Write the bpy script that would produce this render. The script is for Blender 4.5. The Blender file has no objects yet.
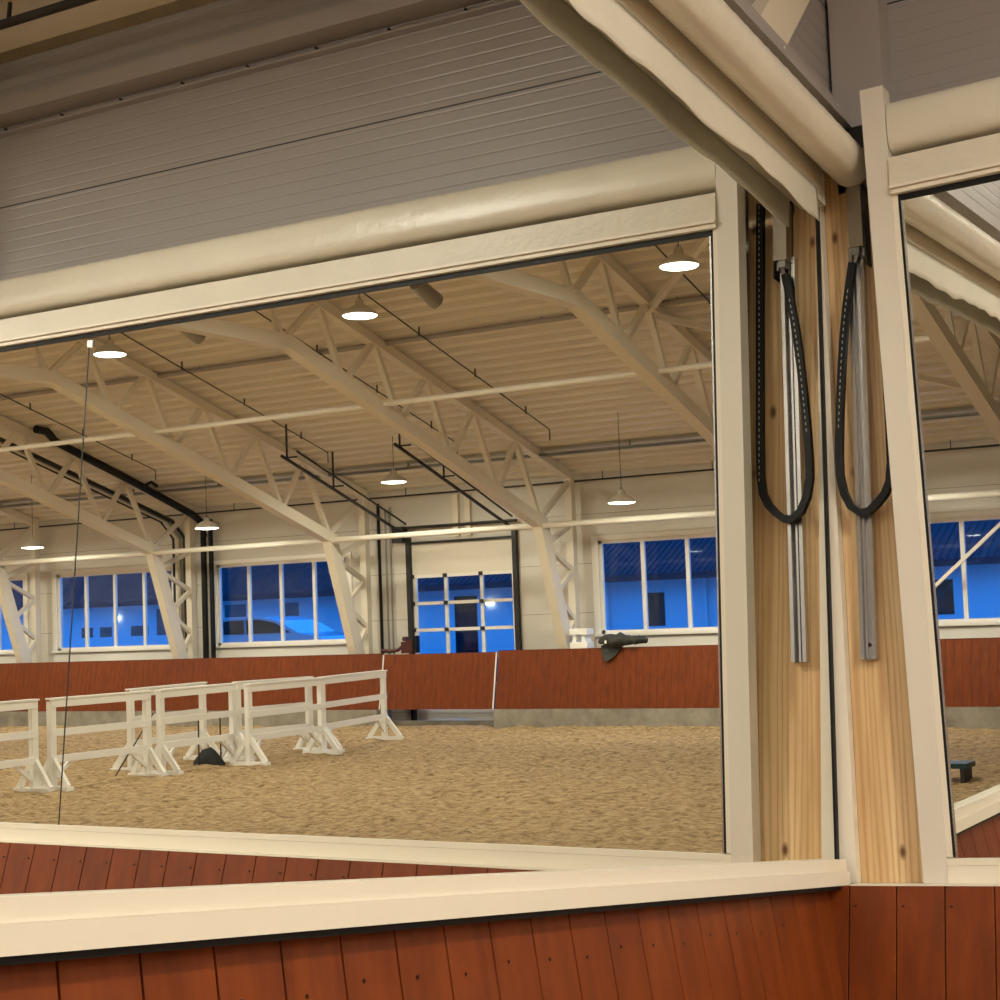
import bpy, math, random
from mathutils import Vector, Matrix, noise
S = bpy.context.scene
COL = S.collection
ZO = 1.35                     # all heights below are measured from the kickboard top; the floor lies 1.35 m under it
random.seed(4)

# ------------------------------------------------------------------ materials
def lin(c):
    return tuple(((v/255)/12.92 if v/255 <= .04045 else ((v/255+.055)/1.055)**2.4) for v in c) + (1.0,)
def mat(name, rgb, rough=.5, metal=0., spec=.5):
    m = bpy.data.materials.new(name); m.use_nodes = True
    b = m.node_tree.nodes['Principled BSDF']
    b.inputs['Base Color'].default_value = lin(rgb)
    b.inputs['Roughness'].default_value = rough
    b.inputs['Metallic'].default_value = metal
    b.inputs['Specular IOR Level'].default_value = spec
    return m
def nodes(m): return m.node_tree.nodes, m.node_tree.links, m.node_tree.nodes['Principled BSDF']
def coords(m, scale=(1, 1, 1), loc=(0, 0, 0), kind='Object'):
    n, l, b = nodes(m)
    t = n.new('ShaderNodeTexCoord'); mp = n.new('ShaderNodeMapping')
    mp.inputs['Scale'].default_value = scale; mp.inputs['Location'].default_value = loc
    l.new(t.outputs[kind], mp.inputs['Vector']); return mp.outputs['Vector']
def noise_tex(m, vec, scale, detail=4, rough=.55):
    n, l, b = nodes(m); t = n.new('ShaderNodeTexNoise')
    t.inputs['Scale'].default_value = scale; t.inputs['Detail'].default_value = detail; t.inputs['Roughness'].default_value = rough
    l.new(vec, t.inputs['Vector']); return t.outputs['Fac']
def ramp(m, fac, stops):
    n, l, b = nodes(m); r = n.new('ShaderNodeValToRGB')
    while len(r.color_ramp.elements) < len(stops): r.color_ramp.elements.new(.5)
    for e, (p, c) in zip(r.color_ramp.elements, stops): e.position = p; e.color = lin(c)
    l.new(fac, r.inputs['Fac']); return r.outputs['Color']
def mixc(m, fac, a, b_, mode='MIX'):
    n, l, b = nodes(m); x = n.new('ShaderNodeMix'); x.data_type = 'RGBA'; x.blend_type = mode
    for s, v in ((x.inputs[0], fac), (x.inputs[6], a), (x.inputs[7], b_)):
        if hasattr(v, 'is_output'): l.new(v, s)
        elif isinstance(v, tuple): s.default_value = lin(v) if len(v) == 3 else v
        else: s.default_value = v
    return x.outputs[2]
def bump(m, h, strength, dist=.01):
    n, l, b = nodes(m); x = n.new('ShaderNodeBump')
    x.inputs['Strength'].default_value = strength; x.inputs['Distance'].default_value = dist
    l.new(h, x.inputs['Height'])
    if b.inputs['Normal'].is_linked: l.new(b.inputs['Normal'].links[0].from_socket, x.inputs['Normal'])
    l.new(x.outputs['Normal'], b.inputs['Normal'])
def setc(m, sock): n, l, b = nodes(m); l.new(sock, b.inputs['Base Color'])
def math_node(m, op, a, b_=None):
    n, l, b = nodes(m); x = n.new('ShaderNodeMath'); x.operation = op
    for i, v in enumerate((a, b_)):
        if v is None: continue
        if hasattr(v, 'is_output'): l.new(v, x.inputs[i])
        else: x.inputs[i].default_value = v
    return x.outputs[0]
def axis_val(m, vec, i):
    n, l, b = nodes(m); s = n.new('ShaderNodeSeparateXYZ'); l.new(vec, s.inputs[0]); return s.outputs[i]

M = {}
M['paint'] = mat('cream_paint', (226, 217, 200), .42)
M['steel'] = mat('cream_steel', (222, 212, 192), .5)
M['deck'] = mat('cream_roof_sheet', (224, 215, 198), .5)
M['stile'] = mat('grey_cream_profile', (214, 206, 192), .45)
M['trim'] = mat('grey_trim', (160, 152, 147), .45)
M['white'] = mat('white_paint', (240, 238, 232), .5)
M['upvc'] = mat('white_window_profile', (236, 230, 220), .4)
M['black'] = mat('black_rubber', (9, 9, 10), .55, 0, .3)
M['dark'] = mat('dark_steel', (48, 46, 44), .5, .3)
M['galv'] = mat('galvanised_steel', (150, 148, 142), .42, .75)
M['alu'] = mat('aluminium', (205, 205, 204), .24, .95)
M['box'] = mat('zinc_box', (150, 140, 124), .38, .8)
M['mirror'] = mat('mirror_glass', (238, 240, 236), 0.0, 1.0)
M['maroon'] = mat('dark_red_metal', (70, 22, 20), .45)
M['green'] = mat('dark_green_plastic', (26, 58, 58), .45)
M['cloth'] = mat('dark_cloth', (50, 50, 46), .8)
M['bag'] = mat('black_cloth', (18, 18, 18), .8)
M['screw'] = mat('dull_screw', (70, 55, 48), .35, .8)
M['rivet'] = mat('bright_rivet', (225, 222, 215), .35, .6)
M['slot'] = mat('pale_link_slot', (150, 146, 136), .5)
M['shade'] = mat('lamp_shade_metal', (206, 200, 188), .4)
M['tube'] = mat('glossy_tube_paint', (236, 230, 216), .28)
M['pane_door'] = None

def emit(name, rgb, s):
    m = bpy.data.materials.new(name); m.use_nodes = True
    n, l = m.node_tree.nodes, m.node_tree.links; n.clear()
    o = n.new('ShaderNodeOutputMaterial'); e = n.new('ShaderNodeEmission')
    e.inputs['Color'].default_value = rgb + (1,); e.inputs['Strength'].default_value = s
    l.new(e.outputs[0], o.inputs[0]); return m
M['lamp'] = emit('lamp_diffuser', (1.0, .94, .81), 150)
M['outlamp'] = emit('outdoor_lamp', (1.0, .95, .85), 6)

def glass():
    m = bpy.data.materials.new('window_glass'); m.use_nodes = True
    n, l = m.node_tree.nodes, m.node_tree.links; n.clear()
    o = n.new('ShaderNodeOutputMaterial'); t = n.new('ShaderNodeBsdfTransparent'); g = n.new('ShaderNodeBsdfGlossy')
    g.inputs['Roughness'].default_value = 0.01; t.inputs['Color'].default_value = (.86, .92, .97, 1)
    f = n.new('ShaderNodeFresnel'); ge = n.new('ShaderNodeNewGeometry'); mr = n.new('ShaderNodeMapRange')   # same index of refraction from both faces of the thin pane
    mr.inputs[3].default_value = 1.5; mr.inputs[4].default_value = 1/1.5; l.new(ge.outputs['Backfacing'], mr.inputs[0]); l.new(mr.outputs[0], f.inputs['IOR'])
    x = n.new('ShaderNodeMixShader'); l.new(f.outputs[0], x.inputs[0]); l.new(t.outputs[0], x.inputs[1]); l.new(g.outputs[0], x.inputs[2])
    l.new(x.outputs[0], o.inputs[0]); return m
M['glass'] = glass()

def canvas(name, rgb, rough):
    m = mat(name, rgb, rough)
    v = coords(m)
    f = noise_tex(m, v, 3.0, 4); setc(m, mixc(m, f, tuple(int(c*.95) for c in rgb), tuple(min(255, int(c*1.04)) for c in rgb)))
    bump(m, noise_tex(m, coords(m, (14, 14, 14)), 1.4, 3), .35, .012)
    bump(m, noise_tex(m, coords(m, (500, 500, 500)), 1.0, 1), .06, .001)
    return m
M['canvas'] = canvas('cream_canvas', (214, 206, 188), .42)
M['canvas_side'] = canvas('pale_canvas', (218, 211, 194), .36)
def rolled():
    m = canvas('rolled_canvas', (216, 208, 190), .3)
    return m
M['roll'] = rolled()

def panel(name, rgb, seam_at, pitch=.052):
    m = mat(name, rgb, .36)
    v = coords(m)
    z = axis_val(m, v, 2)
    fr = math_node(m, 'FRACT', math_node(m, 'MULTIPLY', z, 1/pitch))
    tri = math_node(m, 'ABSOLUTE', math_node(m, 'SUBTRACT', fr, .5))
    n, l, b = nodes(m)
    mr = n.new('ShaderNodeMapRange'); mr.inputs[1].default_value = .38; mr.inputs[2].default_value = .5
    l.new(tri, mr.inputs[0])
    bump(m, math_node(m, 'SUBTRACT', 1.0, mr.outputs[0]), .4, .004)
    # panel joints once a metre: a thin dark sealing line
    fz = math_node(m, 'FRACT', math_node(m, 'ADD', z, 40 - seam_at))
    d = math_node(m, 'ABSOLUTE', math_node(m, 'SUBTRACT', fz, .5))
    k = math_node(m, 'GREATER_THAN', d, .4965)
    f = noise_tex(m, coords(m, (.6, .6, 3)), 2.0, 3)
    c = mixc(m, f, tuple(int(x*.97) for x in rgb), tuple(min(255, int(x*1.02)) for x in rgb))
    setc(m, mixc(m, k, c, tuple(int(x*.3) for x in rgb)))
    return m
M['panel'] = panel('ribbed_wall_panel', (212, 204, 192), .882+ZO-.0)
M['panel_grey'] = panel('grey_ribbed_wall_panel', (158, 151, 148), .882+ZO-.0)

def wood():
    m = mat('pine_timber', (214, 180, 132), .5)
    n, l, b = nodes(m)
    a = noise_tex(m, coords(m, (1, 1, .07)), 16, 4, .6)
    d = noise_tex(m, coords(m, (1, 1, .35), (2, 5, 1)), 6, 2, .5)
    v = coords(m, (1, 1, .04), (3, 1, 7))
    w = n.new('ShaderNodeTexWave'); w.wave_type = 'BANDS'; w.bands_direction = 'X'
    w.inputs['Scale'].default_value = 16; w.inputs['Distortion'].default_value = 9; w.inputs['Detail'].default_value = 3; w.inputs['Detail Scale'].default_value = 1.2
    l.new(v, w.inputs['Vector'])
    c = ramp(m, a, [(.3, (196, 158, 108)), (.5, (220, 188, 140)), (.72, (234, 208, 164))])
    c = mixc(m, math_node(m, 'MULTIPLY', math_node(m, 'POWER', w.outputs['Fac'], 2.5), .55), c, (176, 132, 84))
    c = mixc(m, math_node(m, 'MULTIPLY', d, .25), c, (196, 150, 100))
    vo = n.new('ShaderNodeTexVoronoi'); vo.inputs['Scale'].default_value = 1.0; vo.inputs['Randomness'].default_value = 1
    l.new(coords(m, (11, 2, 5.5), (.3, .1, .37)), vo.inputs['Vector'])
    kn = n.new('ShaderNodeMapRange'); kn.inputs[1].default_value = .16; kn.inputs[2].default_value = .06
    l.new(vo.outputs['Distance'], kn.inputs[0])
    setc(m, mixc(m, kn.outputs[0], c, (104, 64, 34)))
    bump(m, a, .08, .003)
    return m
M['wood'] = wood()

def kick(name):
    m = mat(name, (140, 66, 24), .45, 0, .2)
    a = noise_tex(m, coords(m, (9, 9, 1.2)), 1.6, 5, .6)
    g = noise_tex(m, coords(m, (90, 90, 6)), 1.0, 3, .6)
    c = ramp(m, a, [(.3, (98, 43, 12)), (.55, (123, 56, 16)), (.8, (138, 67, 22))])
    c = mixc(m, math_node(m, 'MULTIPLY', g, .5), c, (98, 43, 11))
    setc(m, c)
    bump(m, g, .12, .002)
    return m
M['kick'] = kick('red_brown_board')

def sand():
    m = mat('arena_sand', (176, 140, 96), .95, 0, .2)
    v = coords(m)
    a = noise_tex(m, v, 1.1, 5, .6)
    f = noise_tex(m, coords(m, (1.0, 1.0, 1)), 9, 6, .72)
    c = ramp(m, f, [(.36, (104, 80, 52)), (.48, (184, 154, 114)), (.66, (222, 196, 154))])
    setc(m, mixc(m, math_node(m, 'MULTIPLY', a, .5), c, (172, 142, 102)))
    bump(m, f, 1.0, .10)
    return m
M['sand'] = sand()
def concrete():
    m = mat('concrete', (150, 144, 132), .85)
    a = noise_tex(m, coords(m), 2.4, 6, .65)
    setc(m, ramp(m, a, [(.3, (120, 113, 102)), (.55, (152, 145, 132)), (.75, (172, 166, 152))]))
    bump(m, a, .3, .01); return m
M['concrete'] = concrete()
M['outwall'] = mat('render_outside', (196, 202, 208), .7)
M['outroof'] = mat('ribbed_roof_outside', (36, 40, 50), .7, 0, .2)
M['outground'] = mat('yard_ground', (150, 152, 156), .8)
M['car'] = mat('car_paint', (170, 182, 196), .2, .4)
M['carglass'] = mat('car_glass', (20, 24, 30), .08)

# ------------------------------------------------------------------ mesh helper
class MB:
    def __init__(s): s.v = []; s.f = []; s.sm = []
    def add(s, vs, fs, smooth=False):
        o = len(s.v); s.v += [Vector(p) for p in vs]; s.f += [tuple(i+o for i in f) for f in fs]; s.sm += [smooth]*len(fs); return s
    def hexa(s, p):        # eight corners, bottom ring then top ring
        return s.add(p, [(3, 2, 1, 0), (4, 5, 6, 7), (0, 1, 5, 4), (1, 2, 6, 5), (2, 3, 7, 6), (3, 0, 4, 7)])
    def box(s, a, b):
        (x, y, z), (X, Y, Z) = a, b
        return s.hexa([(x, y, z), (X, y, z), (X, Y, z), (x, Y, z), (x, y, Z), (X, y, Z), (X, Y, Z), (x, Y, Z)])
    def bar(s, p, q, w, h, up=(0, 0, 1)):      # w across, h along 'up'
        p, q = Vector(p), Vector(q); d = (q-p).normalized(); up = Vector(up)
        if abs(d.dot(up)) > .98: up = Vector((1, 0, 0)) if abs(d.x) < .9 else Vector((0, 1, 0))
        a = d.cross(up).normalized(); b = a.cross(d).normalized()
        c = lambda o, i, j: o+a*(w/2*i)+b*(h/2*j)
        return s.hexa([c(p, -1, -1), c(p, 1, -1), c(p, 1, 1), c(p, -1, 1), c(q, -1, -1), c(q, 1, -1), c(q, 1, 1), c(q, -1, 1)])
    def tube(s, pts, r, n=10, cap=True):
        pts = [Vector(p) for p in pts]; rings = []
        for i, p in enumerate(pts):
            d = ((pts[min(i+1, len(pts)-1)]-p).normalized()+(p-pts[max(i-1, 0)]).normalized()).normalized()
            u = Vector((0, 0, 1)) if abs(d.z) < .9 else Vector((1, 0, 0))
            a = d.cross(u).normalized(); b = a.cross(d)
            rr = r[i] if isinstance(r, (list, tuple)) else r
            rings.append([p+a*(rr*math.cos(2*math.pi*k/n))+b*(rr*math.sin(2*math.pi*k/n)) for k in range(n)])
        vs = [v for g in rings for v in g]
        fs = [(i*n+k, i*n+(k+1) % n, (i+1)*n+(k+1) % n, (i+1)*n+k) for i in range(len(pts)-1) for k in range(n)]
        s.add(vs, fs, True)
        if cap: s.add(rings[0]+rings[-1], [tuple(range(n-1, -1, -1)), tuple(range(n, 2*n))])
        return s
    def lathe(s, prof, c, n=24, smooth=True):
        c = Vector(c); vs = []; fs = []
        for (r, z) in prof: vs += [c+Vector((r*math.cos(2*math.pi*k/n), r*math.sin(2*math.pi*k/n), z)) for k in range(n)]
        for i in range(len(prof)-1):
            for k in range(n): fs.append((i*n+k, i*n+(k+1) % n, (i+1)*n+(k+1) % n, (i+1)*n+k))
        return s.add(vs, fs, smooth)
    def disc(s, c, r, n=24, up=False):
        vs = [Vector(c)+Vector((r*math.cos(2*math.pi*k/n), r*math.sin(2*math.pi*k/n), 0)) for k in range(n)]
        return s.add(vs, [tuple(range(n)) if up else tuple(range(n-1, -1, -1))])
    def ext(s, prof, ax, a, b, smooth=False, closed=True):     # profile extruded along axis ax ('x' or 'y'); profile is (other, z)
        f = (lambda t, p: (t, p[0], p[1])) if ax == 'x' else (lambda t, p: (p[0], t, p[1]))
        n = len(prof); vs = [f(a, p) for p in prof]+[f(b, p) for p in prof]
        m = n if closed else n-1
        s.add(vs, [(i, (i+1) % n, n+(i+1) % n, n+i) for i in range(m)], smooth)
        if closed: s.add(vs, [tuple(range(n-1, -1, -1)), tuple(range(n, 2*n))])
        return s
    def mesh(s, name, m, off=(0, 0, 0)):
        me = bpy.data.meshes.new(name); o = Vector(off)
        me.from_pydata([tuple(v+Vector((0, 0, ZO))-o) for v in s.v], [], s.f)
        me.polygons.foreach_set('use_smooth', s.sm)
        me.materials.append(m); me.update()
        import bmesh
        bm = bmesh.new(); bm.from_mesh(me); bmesh.ops.recalc_face_normals(bm, faces=bm.faces); bm.to_mesh(me); bm.free()
        return me

def tag(o, label, cat, group=None, kind=None):
    if kind: o['kind'] = kind
    if label: o['label'] = label
    if cat: o['category'] = cat
    if group: o['group'] = group
    return o
def thing(name, label, cat, loc=(0, 0, 0), group=None, rz=0):
    o = bpy.data.objects.new(name, None); COL.objects.link(o); o.empty_display_size = .1
    o.location = (loc[0], loc[1], loc[2]+ZO); o.rotation_euler.z = rz
    return tag(o, label, cat, group)
def part(name, mb, m, par, label=None, local=False):
    root = par
    while root.parent: root = root.parent
    off = (0, 0, ZO) if local else tuple(root.location)
    o = bpy.data.objects.new(name, mb.mesh(name, m, off)); COL.objects.link(o); o.parent = par
    if label: o['label'] = label
    return o
def single(name, mb, m, label, cat, group=None, kind=None):
    o = bpy.data.objects.new(name, mb.mesh(name, m)); COL.objects.link(o)
    return tag(o, label, cat, group, kind)
def struct(name, mb, m, label, cat, par=None):
    o = bpy.data.objects.new(name, mb.mesh(name, m)); COL.objects.link(o)
    if par: o.parent = par
    else: tag(o, label, cat, kind='structure')
    return o
def dup(root, dloc, label, group=None, rz=None):
    r = root.copy(); COL.objects.link(r); r.location = Vector(root.location)+Vector(dloc); r['label'] = label
    if group: r['group'] = group
    if rz is not None: r.rotation_euler.z = rz
    for ch in list(root.children):
        c = ch.copy(); COL.objects.link(c); c.parent = r
        for g in list(ch.children):
            d = g.copy(); COL.objects.link(d); d.parent = c
    return r

# ------------------------------------------------------------------ geometry of the place
XL, YF, XE = .20, -24.9, 39.7         # left wall lining, far wall, end wall
YB = .17                              # right-hand wall
RID = -12.34
def deck(y): return min(3.66-.29*y, 3.75+.29*(24.65+y))
TA, TB = math.tan(math.radians(1.3129)), math.tan(math.radians(3.6518))
def AX(z, d=0): return .1097+z*TA+d                 # left mirror plane
def BY(z, d=0): return -(-.0041+z*TB+d)             # right mirror plane

# ---- floor
fl = MB(); nx, ny = 300, 190
x0, x1, y0, y1 = -.1, XE, .1, YF
for j in range(ny+1):
    for i in range(nx+1):
        x = x0+(x1-x0)*i/nx; y = y0+(y1-y0)*j/ny
        h = .035*noise.noise((x*.6, y*.6, 1.2))+.045*noise.noise((x*2.1, y*2.1, 4.4))+.05*noise.noise((x*4.6, y*4.6, 9.1))
        fl.v.append(Vector((x, y, -1.35+.02+h*.8)))
for j in range(ny):
    for i in range(nx):
        a = j*(nx+1)+i; fl.f.append((a, a+1, a+nx+2, a+nx+1)); fl.sm.append(True)
struct('floor', fl, M['sand'], 'loose brown sand riding surface', 'floor')

# ---- walls
w = MB()
w.add([(-.2, y, z) for y, z in [(YB+.2, -1.4), (YB+.2, 3.75), (RID, 7.35), (YF-.2, 3.8), (YF-.2, -1.4)]]+[(.02, y, z) for y, z in [(YB+.2, -1.4), (YB+.2, 3.75), (RID, 7.35), (YF-.2, 3.8), (YF-.2, -1.4)]],
      [(4, 3, 2, 1, 0), (5, 6, 7, 8, 9)]+[(i, (i+1) % 5, 5+(i+1) % 5, 5+i) for i in range(5)])
g = [(YB, 2.42), (YB, 3.6), (RID, 7.15), (YF, 3.65), (YF, 2.42)]
w.add([(.02, y, z) for y, z in g]+[(XL, y, z) for y, z in g], [(4, 3, 2, 1, 0), (5, 6, 7, 8, 9)]+[(i, (i+1) % 5, 5+(i+1) % 5, 5+i) for i in range(5)])
struct('wall_left', w, M['panel_grey'], 'ribbed pale grey gable wall panel above the left mirror', 'wall')
w = MB().box((-.2, YB, -1.4), (XE, YB+.2, 3.62))
struct('wall_right', w, M['panel_grey'], 'ribbed pale grey wall panels above the right mirror', 'wall')
w = MB()
g = [(YB+.2, -1.4), (YB+.2, 3.75), (RID, 7.35), (YF-.2, 3.8), (YF-.2, -1.4)]
w.add([(XE, y, z) for y, z in g]+[(XE+.2, y, z) for y, z in g], [(4, 3, 2, 1, 0), (5, 6, 7, 8, 9)]+[(i, (i+1) % 5, 5+(i+1) % 5, 5+i) for i in range(5)])
struct('wall_end', w, M['panel'], 'ribbed end wall of the hall', 'wall')

WIN = [(4.3, 8.2), (9.87, 13.77), (20.08, 23.86), (25.2, 29.05), (30.2, 34.05)]
WZ0, WZ1 = .44, 2.33
DX0, DX1, DZ1 = 15.75, 18.33, 2.56
w = MB(); xs = -.2
for a, b, z0, z1 in [(p, q, WZ0, WZ1) for p, q in WIN[:2]]+[(DX0, DX1, -1.4, DZ1)]+[(p, q, WZ0, WZ1) for p, q in WIN[2:]]:
    w.box((xs, YF-.2, -1.4), (a, YF, 3.75))
    w.box((a, YF-.2, z1), (b, YF, 3.75))
    if z0 > -1.3: w.box((a, YF-.2, -1.4), (b, YF, z0))
    xs = b
w.box((xs, YF-.2, -1.4), (XE+.2, YF, 3.75))
struct('wall_far', w, M['panel'], 'long cream ribbed wall with windows reflected in the mirrors', 'wall')

# ---- roof deck: deep trapezoidal sheets whose ribs run the length of the hall
c = MB()
def deck_half(ya, yb):
    n = int(abs(yb-ya)/.30); prof = []
    for i in range(n+1):
        y = ya+(yb-ya)*i/n; s = (yb-ya)/n
        for t, up in ((0, 0), (.40, 0), (.52, .14), (.88, .14)):
            yy = y+s*t
            if (yy-yb)*(yb-ya) > 0: continue
            prof.append((yy, deck(yy)+up))
    prof.append((yb, deck(yb)))
    c.ext(prof, 'x', -.2, XE+.1, closed=False)
    c.add([(-.2, ya, deck(ya)+.25), (XE+.1, ya, deck(ya)+.25), (XE+.1, yb, deck(yb)+.25), (-.2, yb, deck(yb)+.25)], [(0, 1, 2, 3)])
deck_half(.4, RID); deck_half(-25.1, RID)
struct('ceiling', c, M['deck'], 'cream trapezoidal metal roof deck on steel frames', 'ceiling')

# ---- corner trims
t = MB().box((.215, .06, 2.2), (.385, YB, 3.6)); t.box((.19, .1, 2.2), (.215, YB, 3.6))
struct('trim_1', t, M['trim'], 'grey vertical corner flashing above the timber strip', 'trim')
t = MB().box((.262, -6, 2.418), (.268, .06, 2.475)).box((.195, -6, 2.405), (.285, .06, 2.418))
tr2 = struct('trim_2', t, M['trim'], 'grey riveted flashing above the canvas roll on the left wall', 'trim')
for y in (-1.53, -1.03, -.53, -.06):
    o = MB().tube([(.268, y, 2.452), (.272, y, 2.452)], .005, 8); part('rivet', o, M['rivet'], tr2, 'bright rivet')
t = MB().box((.39, .05, 3.285), (XE, YB, 3.37)).box((.39, .13, 3.235), (XE, YB, 3.245))
tr3 = struct('trim_3', t, M['trim'], 'long grey eave angle along the top of the right wall', 'trim')
for i in range(16):
    o = MB().box((.9+.364*i, .12, 3.245), (.906+.364*i, .14, 3.255)); part('bolt', o, M['dark'], tr3)

# ------------------------------------------------------------------ left mirror (real, fills most of the picture)
def aq(y0, y1, z0, z1, d0, d1):      # box following the plane of the left mirror
    p = lambda y, z, d: (AX(z, d), y, z)
    return [p(y0, z0, d0), p(y0, z0, d1), p(y1, z0, d1), p(y1, z0, d0), p(y0, z1, d0), p(y0, z1, d1), p(y1, z1, d1), p(y1, z1, d0)]
def bq(x0, x1, z0, z1, d0, d1):      # box following the plane of the right mirror
    p = lambda x, z, d: (x, BY(z, d), z)
    return [p(x0, z0, d0), p(x1, z0, d0), p(x1, z0, d1), p(x0, z0, d1), p(x0, z1, d0), p(x1, z1, d0), p(x1, z1, d1), p(x0, z1, d1)]
A = thing('arena_mirror', 'large left wall mirror reflecting the hall, above the red-brown kickboard', 'mirror', (.1, -3, 0))
part('mirror_pane', MB().hexa(aq(-7.0, -.004, .04, 2.22, -.012, 0)), M['mirror'], A)
part('gasket', MB().hexa(aq(-.004, .018, .0, 2.22, -.012, .004)), M['black'], A, 'black gasket at the corner end of the mirror')
r = MB().hexa(aq(-7.0, -.004, -.005, .036, -.02, .043)).hexa(aq(-7.0, -.004, .037, .0705, -.02, .034))
r.hexa(aq(-7.0, -.004, .0362, .0368, -.01, .0405))
part('bottom_rail', r, M['paint'], A, 'cream ledge profile under the mirror')
part('backing_board', MB().hexa(aq(-7.0, .0, -.0, 2.25, -.05, -.014)), M['paint'], A)
part('shadow_gap', MB().hexa(aq(-7.0, -.02, -.017, -.005, -.05, .034)), M['black'], A, 'black strip standing in for the shadow below the ledge')  # ledge's dark shadow line above the boards, built as a black strip

# ---- right mirror
B = thing('arena_mirror', 'right wall mirror with cream frame beside the timber strip', 'mirror', (1.9, 0, 0))
def pane(xa, xb, dx):
    p = lambda x, z, d: (x, BY(z, d), z)
    (a0, a1), (b0, b1) = xa, xb; z0, z1 = .04, 2.09
    return MB().hexa([p(a0, z0, 0), p(b0, z0, 0), p(b0, z0, -.01), p(a0, z0, -.01), p(a1, z1, 0), p(b1, z1, 0), p(b1, z1, -.01), p(a1, z1, -.01)])
part('mirror_pane', pane((.478, .478), (3.366, 3.264), 0), M['mirror'], B)
part('mirror_pane', pane((3.370, 3.268), (4.30, 4.30), 0), M['mirror'], B)
part('pane_joint', MB().hexa([(3.365, BY(.04, -.006), .04), (3.371, BY(.04, -.006), .04), (3.371, BY(.04, .001), .04), (3.365, BY(.04, .001), .04),
                             (3.263, BY(2.09, -.006), 2.09), (3.269, BY(2.09, -.006), 2.09), (3.269, BY(2.09, .001), 2.09), (3.263, BY(2.09, .001), 2.09)]), M['dark'], B, 'dark joint between the mirror panes')
part('clip', MB().hexa(bq(3.245, 3.275, 2.015, 2.045, 0, .006)), M['alu'], B, 'small bright glass clip')
part('stile', MB().hexa(bq(.3755, .4493, .0, 2.435, -.055, .010)), M['stile'], B)
s = MB().hexa(bq(.4495, .4665, .075, 2.085, -.06, .004)); part('inner_strip', s, M['paint'], B)
g = MB().hexa(bq(.4665, .4745, .075, 2.085, -.01, .003)); g.hexa(bq(.4745, 4.30, 2.058, 2.076, -.01, .004)); part('gasket', g, M['black'], B, 'black gasket around the glass')
e = MB().hexa(bq(.4745, .480, .075, 2.058, -.01, .003)); part('bright_edge', e, M['alu'], B, 'bright metal glazing edge')
b = MB().hexa(bq(.4497, 4.3, .0, .05, -.06, .014)).hexa(bq(.4497, 4.3, .051, .0715, -.06, .009)); part('bottom_rail', b, M['paint'], B)
part('top_rail', MB().hexa(bq(.4497, 4.3, 2.078, 2.092, -.06, .02)).hexa(bq(.4497, 4.3, 2.093, 2.102, -.05, .03)), M['paint'], B)
part('stile', MB().hexa(bq(4.305, 4.37, .0, 2.435, -.055, .010)), M['stile'], B)
part('backing_board', MB().hexa(bq(.45, 4.3, .0, 2.09, -.04, -.012)), M['paint'], B)

# ------------------------------------------------------------------ canvas rolls
def wavy_flap(ya, yb, n, amp, seed, xf, zt, zb):
    m = MB(); rows = 5; vs = []
    for i in range(n+1):
        y = ya+(yb-ya)*i/n
        w1 = noise.noise((y*2.6, seed, .3)); w2 = noise.noise((y*6.5, seed, 5.1))
        for k in range(rows+1):
            t = k/rows
            vs.append((xf+.004*t*w2+.004*t*w1+.003*t, y, zt+(zb-zt)*t+t*amp*(.8*w1+.7*w2)))
    off = len(vs)
    vs += [(x-.0025, y, z) for x, y, z in vs]
    fs = []
    for i in range(n):
        for k in range(rows):
            a = i*(rows+1)+k; b2 = a+rows+1
            fs += [(a, a+1, b2+1, b2), (off+a, off+b2, off+b2+1, off+a+1)]
        a = i*(rows+1)+rows; fs.append((a, off+a, off+a+rows+1, a+rows+1))
        a = i*(rows+1); fs.append((a, a+rows+1, off+a+rows+1, off+a))
    for k in range(rows):
        a = k; fs.append((a, off+a, off+a+1, a+1)); a = n*(rows+1)+k; fs.append((a, a+1, off+a+1, off+a))
    return m.add(vs, fs, True)
RA = thing('mirror_curtain', 'rolled cream canvas curtain with hanging flap above the left mirror', 'curtain', (.27, -3, 2.2))
tb = MB(); pts = 60; ring = 28
def roll_mesh(ax, a, b, cx, cz, rad, n, seed):
    m = MB(); vs = []
    for i in range(n+1):
        t = a+(b-a)*i/n
        for k in range(ring):
            th = 2*math.pi*k/ring
            up = max(0, math.sin(th-.0))
            r = rad+(.0016 if ax == 'y' else .0005)*up*math.sin((t*1.0+th*.05)*2*math.pi/.075+2.0*noise.noise((t*4, seed, th)))+.0008*noise.noise((t*11, th*2, seed))
            # slight spiral step of the outermost wrap
            r += .004*max(0, 1-abs(th-5.2)/.25)
            q = (cx+r*math.cos(th), cz+r*math.sin(th))
            if ax == 'x':
                cs, sn = math.cos(th), math.sin(th); e_ = .62
                q = (cx+r*.72*math.copysign(abs(cs)**e_, cs), cz+r*1.06*math.copysign(abs(sn)**e_, sn))
            vs.append((t, q[0], q[1]) if ax == 'x' else (q[0], t, q[1]))
    fs = [(i*ring+k, i*ring+(k+1) % ring, (i+1)*ring+(k+1) % ring, (i+1)*ring+k) for i in range(n) for k in range(ring)]
    m.add(vs, fs, True); m.add(vs[:ring]+vs[-ring:], [tuple(range(ring)), tuple(range(ring, 2*ring))]); return m
part('roll', roll_mesh('y', -6.9, .0, .282, 2.258, .066, 560, 1.7), M['roll'], RA)
part('end_cap', MB().tube([(.282, .0, 2.258), (.282, .012, 2.258)], .052, 20), M['trim'], RA, 'flat end of the canvas roll')
part('bracket', MB().box((.2, .012, 2.27), (.345, .03, 2.4)), M['dark'], RA, 'dark end bracket of the roll')
part('header_board', MB().box((.17, -6.9, 2.135), (.20, -.03, 2.40)), M['canvas'], RA)
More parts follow.
